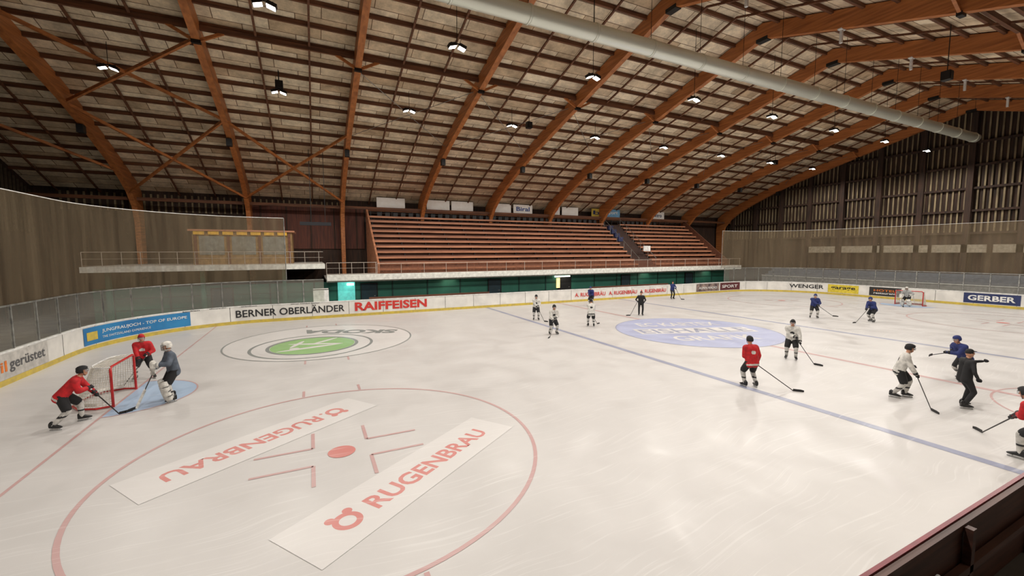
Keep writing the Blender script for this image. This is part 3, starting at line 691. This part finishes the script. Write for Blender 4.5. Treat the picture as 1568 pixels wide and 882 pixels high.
    if kind=='player' or goalie:
        mb.ell(hp(-.004,0,.022),(.128,.105,.128),H,M=Rh,seg=20,rings=14,keep=lambda v:not(v[0]>.35 and v[2]<.3) and v[2]>-.5)
        mb.ell(hp(.0,0,.06),(.134,.09,.1),H,M=Rh,seg=16,rings=10,keep=lambda v:v[2]>.35)
        if not mask:
            V=[];F=[]
            for i,a in enumerate(np.linspace(-1.1,1.1,9)):
                V+=[hp(.12*math.cos(a)+.012,.105*math.sin(a),.05),hp(.125*math.cos(a)+.012,.108*math.sin(a),-.02)]
            for i in range(8):F.append((2*i,2*i+1,2*i+3,2*i+2))
            mb.add(V,F,visor)
        else:
            for z in(-.09,-.06,-.03,0,.03,.055): mb.tube([hp(.13*math.cos(a)+.01,.105*math.sin(a),z) for a in np.linspace(-1.2,1.2,9)],.004,steel,seg=5)
            for a in np.linspace(-1,1,7): mb.tube([hp(.13*math.cos(a)+.01,.105*math.sin(a),z) for z in(.06,0,-.1)],.004,steel,seg=5)
            mb.ell(hp(.01,0,-.07),(.115,.1,.07),H,M=Rh,seg=16,rings=8,keep=lambda v:v[2]<.1)
        mb.tube([hp(.02,.1,-.03),hp(.04,.06,-.12),hp(.04,-.06,-.12),hp(.02,-.1,-.03)],.006,ink,seg=5)
    else:
        mb.ell(hp(-.008,0,.03),(.106,.086,.108),H,M=Rh,seg=16,rings=10,keep=lambda v:not(v[0]>.3 and v[2]<.35) and v[2]>-.4)
        mb.ell(hp(.08,0,.065),(.085,.065,.012),H,M=Rh,seg=12,rings=6)
    o=mb.obj('body',e,True)
    if goalie:
        mb=MB();sg,wr,fd=hands[0];mb.ell(wr+fd*.1,(.09,.05,.13),cl['padw'],seg=14);mb.ell(wr+fd*.12+np.array([.04,0,0]),(.06,.035,.09),trim,seg=12);mb.obj('catching_glove',e,True)
        mb=MB();sg,wr,fd=hands[1];mb.beam(wr+np.array([.05,-.04,.12]),wr+np.array([.09,-.04,-.2]),.2,.06,cl['padw']);mb.obj('blocker',e)
    if stick:
        mb=MB();mb.tube([T-sd*.05,T+sd*.08],.02,white2,seg=8);mb.tube([T+sd*.05,Hh],[.016,.014],stickm,seg=8,sx=.75)
        bd=np.array([Hh[0]-T[0],Hh[1]-T[1],0]);bd/=np.linalg.norm(bd)+1e-9
        if goalie: mb.tube([T+sd*.6,T+sd*.66,Hh],[.016,.045,.045],cl['padw'],seg=8,sx=.3)
        pv=np.array([-bd[1],bd[0],0]);L_=.3;V=[];F=[]
        for i,q in enumerate(np.linspace(-.02,1,8)):
            c0=Hh+bd*L_*q+pv*.03*q*q;hh=.075*(1-.25*max(q-.7,0)/.3);tk=.012
            zb=Hh[2]-.01 if Hh[2]<.3 else Hh[2]-.03
            V+=[c0*np.array([1,1,0])+np.array([0,0,zb])-pv*tk/2,c0*np.array([1,1,0])+np.array([0,0,zb])+pv*tk/2,c0*np.array([1,1,0])+np.array([0,0,zb+hh])+pv*tk/2,c0*np.array([1,1,0])+np.array([0,0,zb+hh])-pv*tk/2]
        for i in range(7):
            for k in range(4):F.append((4*i+k,4*i+(k+1)%4,4*i+4+(k+1)%4,4*i+4+k))
        F.append((0,1,2,3));F.append((31,30,29,28));mb.add(V,F,black);mb.obj('stick',e)
    return e
def loc(x,y,head,wx,wy,z=0.012,sc=1):
    a=math.radians(head);dx,dy=wx-x,wy-y;return ((dx*math.cos(a)+dy*math.sin(a))/sc,(-dx*math.sin(a)+dy*math.cos(a))/sc,z)

# left group
person('hockey_player',-26.15,-2.15,10,'red',lean=.68,pz=.88,px=-.12,fl=(.15,.27),fr=(-.3,-.2),yl=.1,yr=-.5,stick=((.38,.05,.95),loc(-26.15,-2.15,10,-25.3,-1.75),.45),top='R',nod=-.3)
person('hockey_player',-25.85,2.3,-80,'red',helmet='red',lean=.25,pz=.88,fl=(.0,.26),fr=(0,-.26),yl=.3,yr=-.3,stick=((.3,.15,.95),(.9,-.5,.012),.4),sock='padw')
person('hockey_goalkeeper',-24.25,-.95,205,'grey',helmet='padw',lean=.14,pz=.95,fl=(.05,.2),fr=(-.02,-.2),sc=1.06,goalie=True,mask=True,stick=((.32,-.22,1.0),(.85,.1,.012),.03),hl=(.4,.22,1.15),top='R')
# mid group
person('hockey_player',-6.46,7.53,-115,'white',lean=.2,fl=(.0,.16),fr=(0,-.16),stick=((.25,.05,.98),(.7,.5,.012),.4))
person('hockey_player',-8.04,2.72,-100,'white',lean=.3,pz=.9,fl=(.0,.22),fr=(-.05,-.2),stick=((.25,.05,.95),(.8,-.5,.012),.4))
person('hockey_player',-4.64,3.79,60,'white',lean=.3,pz=.91,fl=(.05,.18),fr=(-.1,-.16),stick=((.3,.05,.95),(.9,-.5,.012),.4),top='R')
person('hockey_player',1.6,12.2,-150,'navy',lean=.4,pz=.88,fl=(.1,.2),fr=(-.15,-.2),stick=((.3,.0,.92),(1.0,.3,.012),.4),helmet='navy')
person('hockey_coach',1.33,5.89,-130,'blk',sock='blk',kind='coach',lean=.08,pz=.95,fl=(.0,.12),fr=(0,-.12),stick=((.25,-.25,1.05),(.35,-.75,.012),.05),top='R',hl=(.22,.2,.95))
person('hockey_coach',11.6,12.6,-110,'navy',sock='blk',kind='coach',lean=.08,pz=.95,fl=(.0,.12),fr=(0,-.12),stick=((.25,.2,1.05),(.5,.65,.012),.05),top='L')
person('hockey_player',-1.77,-6.51,-150,'white',lean=.22,pz=.92,fl=(.03,.17),fr=(-.06,-.17),stick=((.22,.12,1.0),(.55,.8,.012),.35),top='R')
person('hockey_player',-6.8,-8.12,70,'red',lean=.22,pz=.92,fl=(.02,.18),fr=(-.05,-.18),stick=((.2,.02,.98),loc(-6.8,-8.12,70,-5.95,-9.05),.38),top='L')
person('hockey_player',-3.53,-10.89,-65,'white',lean=.28,pz=.92,fl=(.12,.14),fr=(-.18,-.14),stick=((.25,.08,1.0),loc(-3.53,-10.89,-65,-4.15,-11.85),.4),top='L')
person('hockey_player',.6,-11.0,150,'navy',lean=.5,pz=.86,fl=(.15,.2),fr=(-.2,-.2),stick=((.1,-.3,.95),(1.35,.35,1.0),.45),helmet='navy',top='R')
person('hockey_coach',-2.94,-12.15,-40,'blk',sock='blk',kind='coach',lean=.08,pz=.94,fl=(.06,.12),fr=(-.08,-.13),hl=(.55,.22,1.36),hr=(.1,-.28,.88))
person('hockey_player',-6.0,-14.2,78,'red',lean=.6,pz=.86,fl=(.15,.2),fr=(-.2,-.2),px=-.12,stick=((.35,-.05,.92),loc(-6.0,-14.2,78,-5.0,-13.1),.4),top='L')
# far right group
person('hockey_player',11.11,-.44,-140,'navy',lean=.3,pz=.9,fl=(.0,.2),fr=(-.05,-.2),stick=((.3,.1,.95),(.7,.9,.3),.4),helmet='navy')
person('hockey_player',12.71,-3.08,165,'navy',lean=.45,pz=.88,fl=(.1,.2),fr=(-.15,-.2),stick=((.3,.0,.95),(1.4,.1,.012),.4),helmet='navy')
person('hockey_goalkeeper',24.65,-.28,180,'lgrey',helmet='padw',lean=.35,pz=.85,fl=(.05,.24),fr=(0,-.24),goalie=True,mask=True,stick=((.3,-.25,.9),(.7,.0,.012),.03),hl=(.35,.35,.95),top='R')

# ---------------------------------------------------------------- camera
cam=bpy.data.cameras.new('camera');co=bpy.data.objects.new('camera',cam);bpy.context.collection.objects.link(co)
cam.sensor_width=36;cam.lens=638.15/1568*36;cam.clip_end=300
pi_,ya,ro=.0853,.4495,-.0032
cp,sp=math.cos(pi_),math.sin(pi_);Hv=Vector((math.sin(ya),math.cos(ya),0));Rt=Vector((math.cos(ya),-math.sin(ya),0));Zv=Vector((0,0,1))
Fv=cp*Hv-sp*Zv;Uv=sp*Hv+cp*Zv;r=math.cos(ro)*Rt+math.sin(ro)*Uv;u=-math.sin(ro)*Rt+math.cos(ro)*Uv
M=Matrix.Identity(4)
for i in range(3):M[i][0]=r[i];M[i][1]=u[i];M[i][2]=-Fv[i]
M[0][3],M[1][3],M[2][3]=-20.18,-17.135,4.608
co.matrix_world=M;scene.camera=co
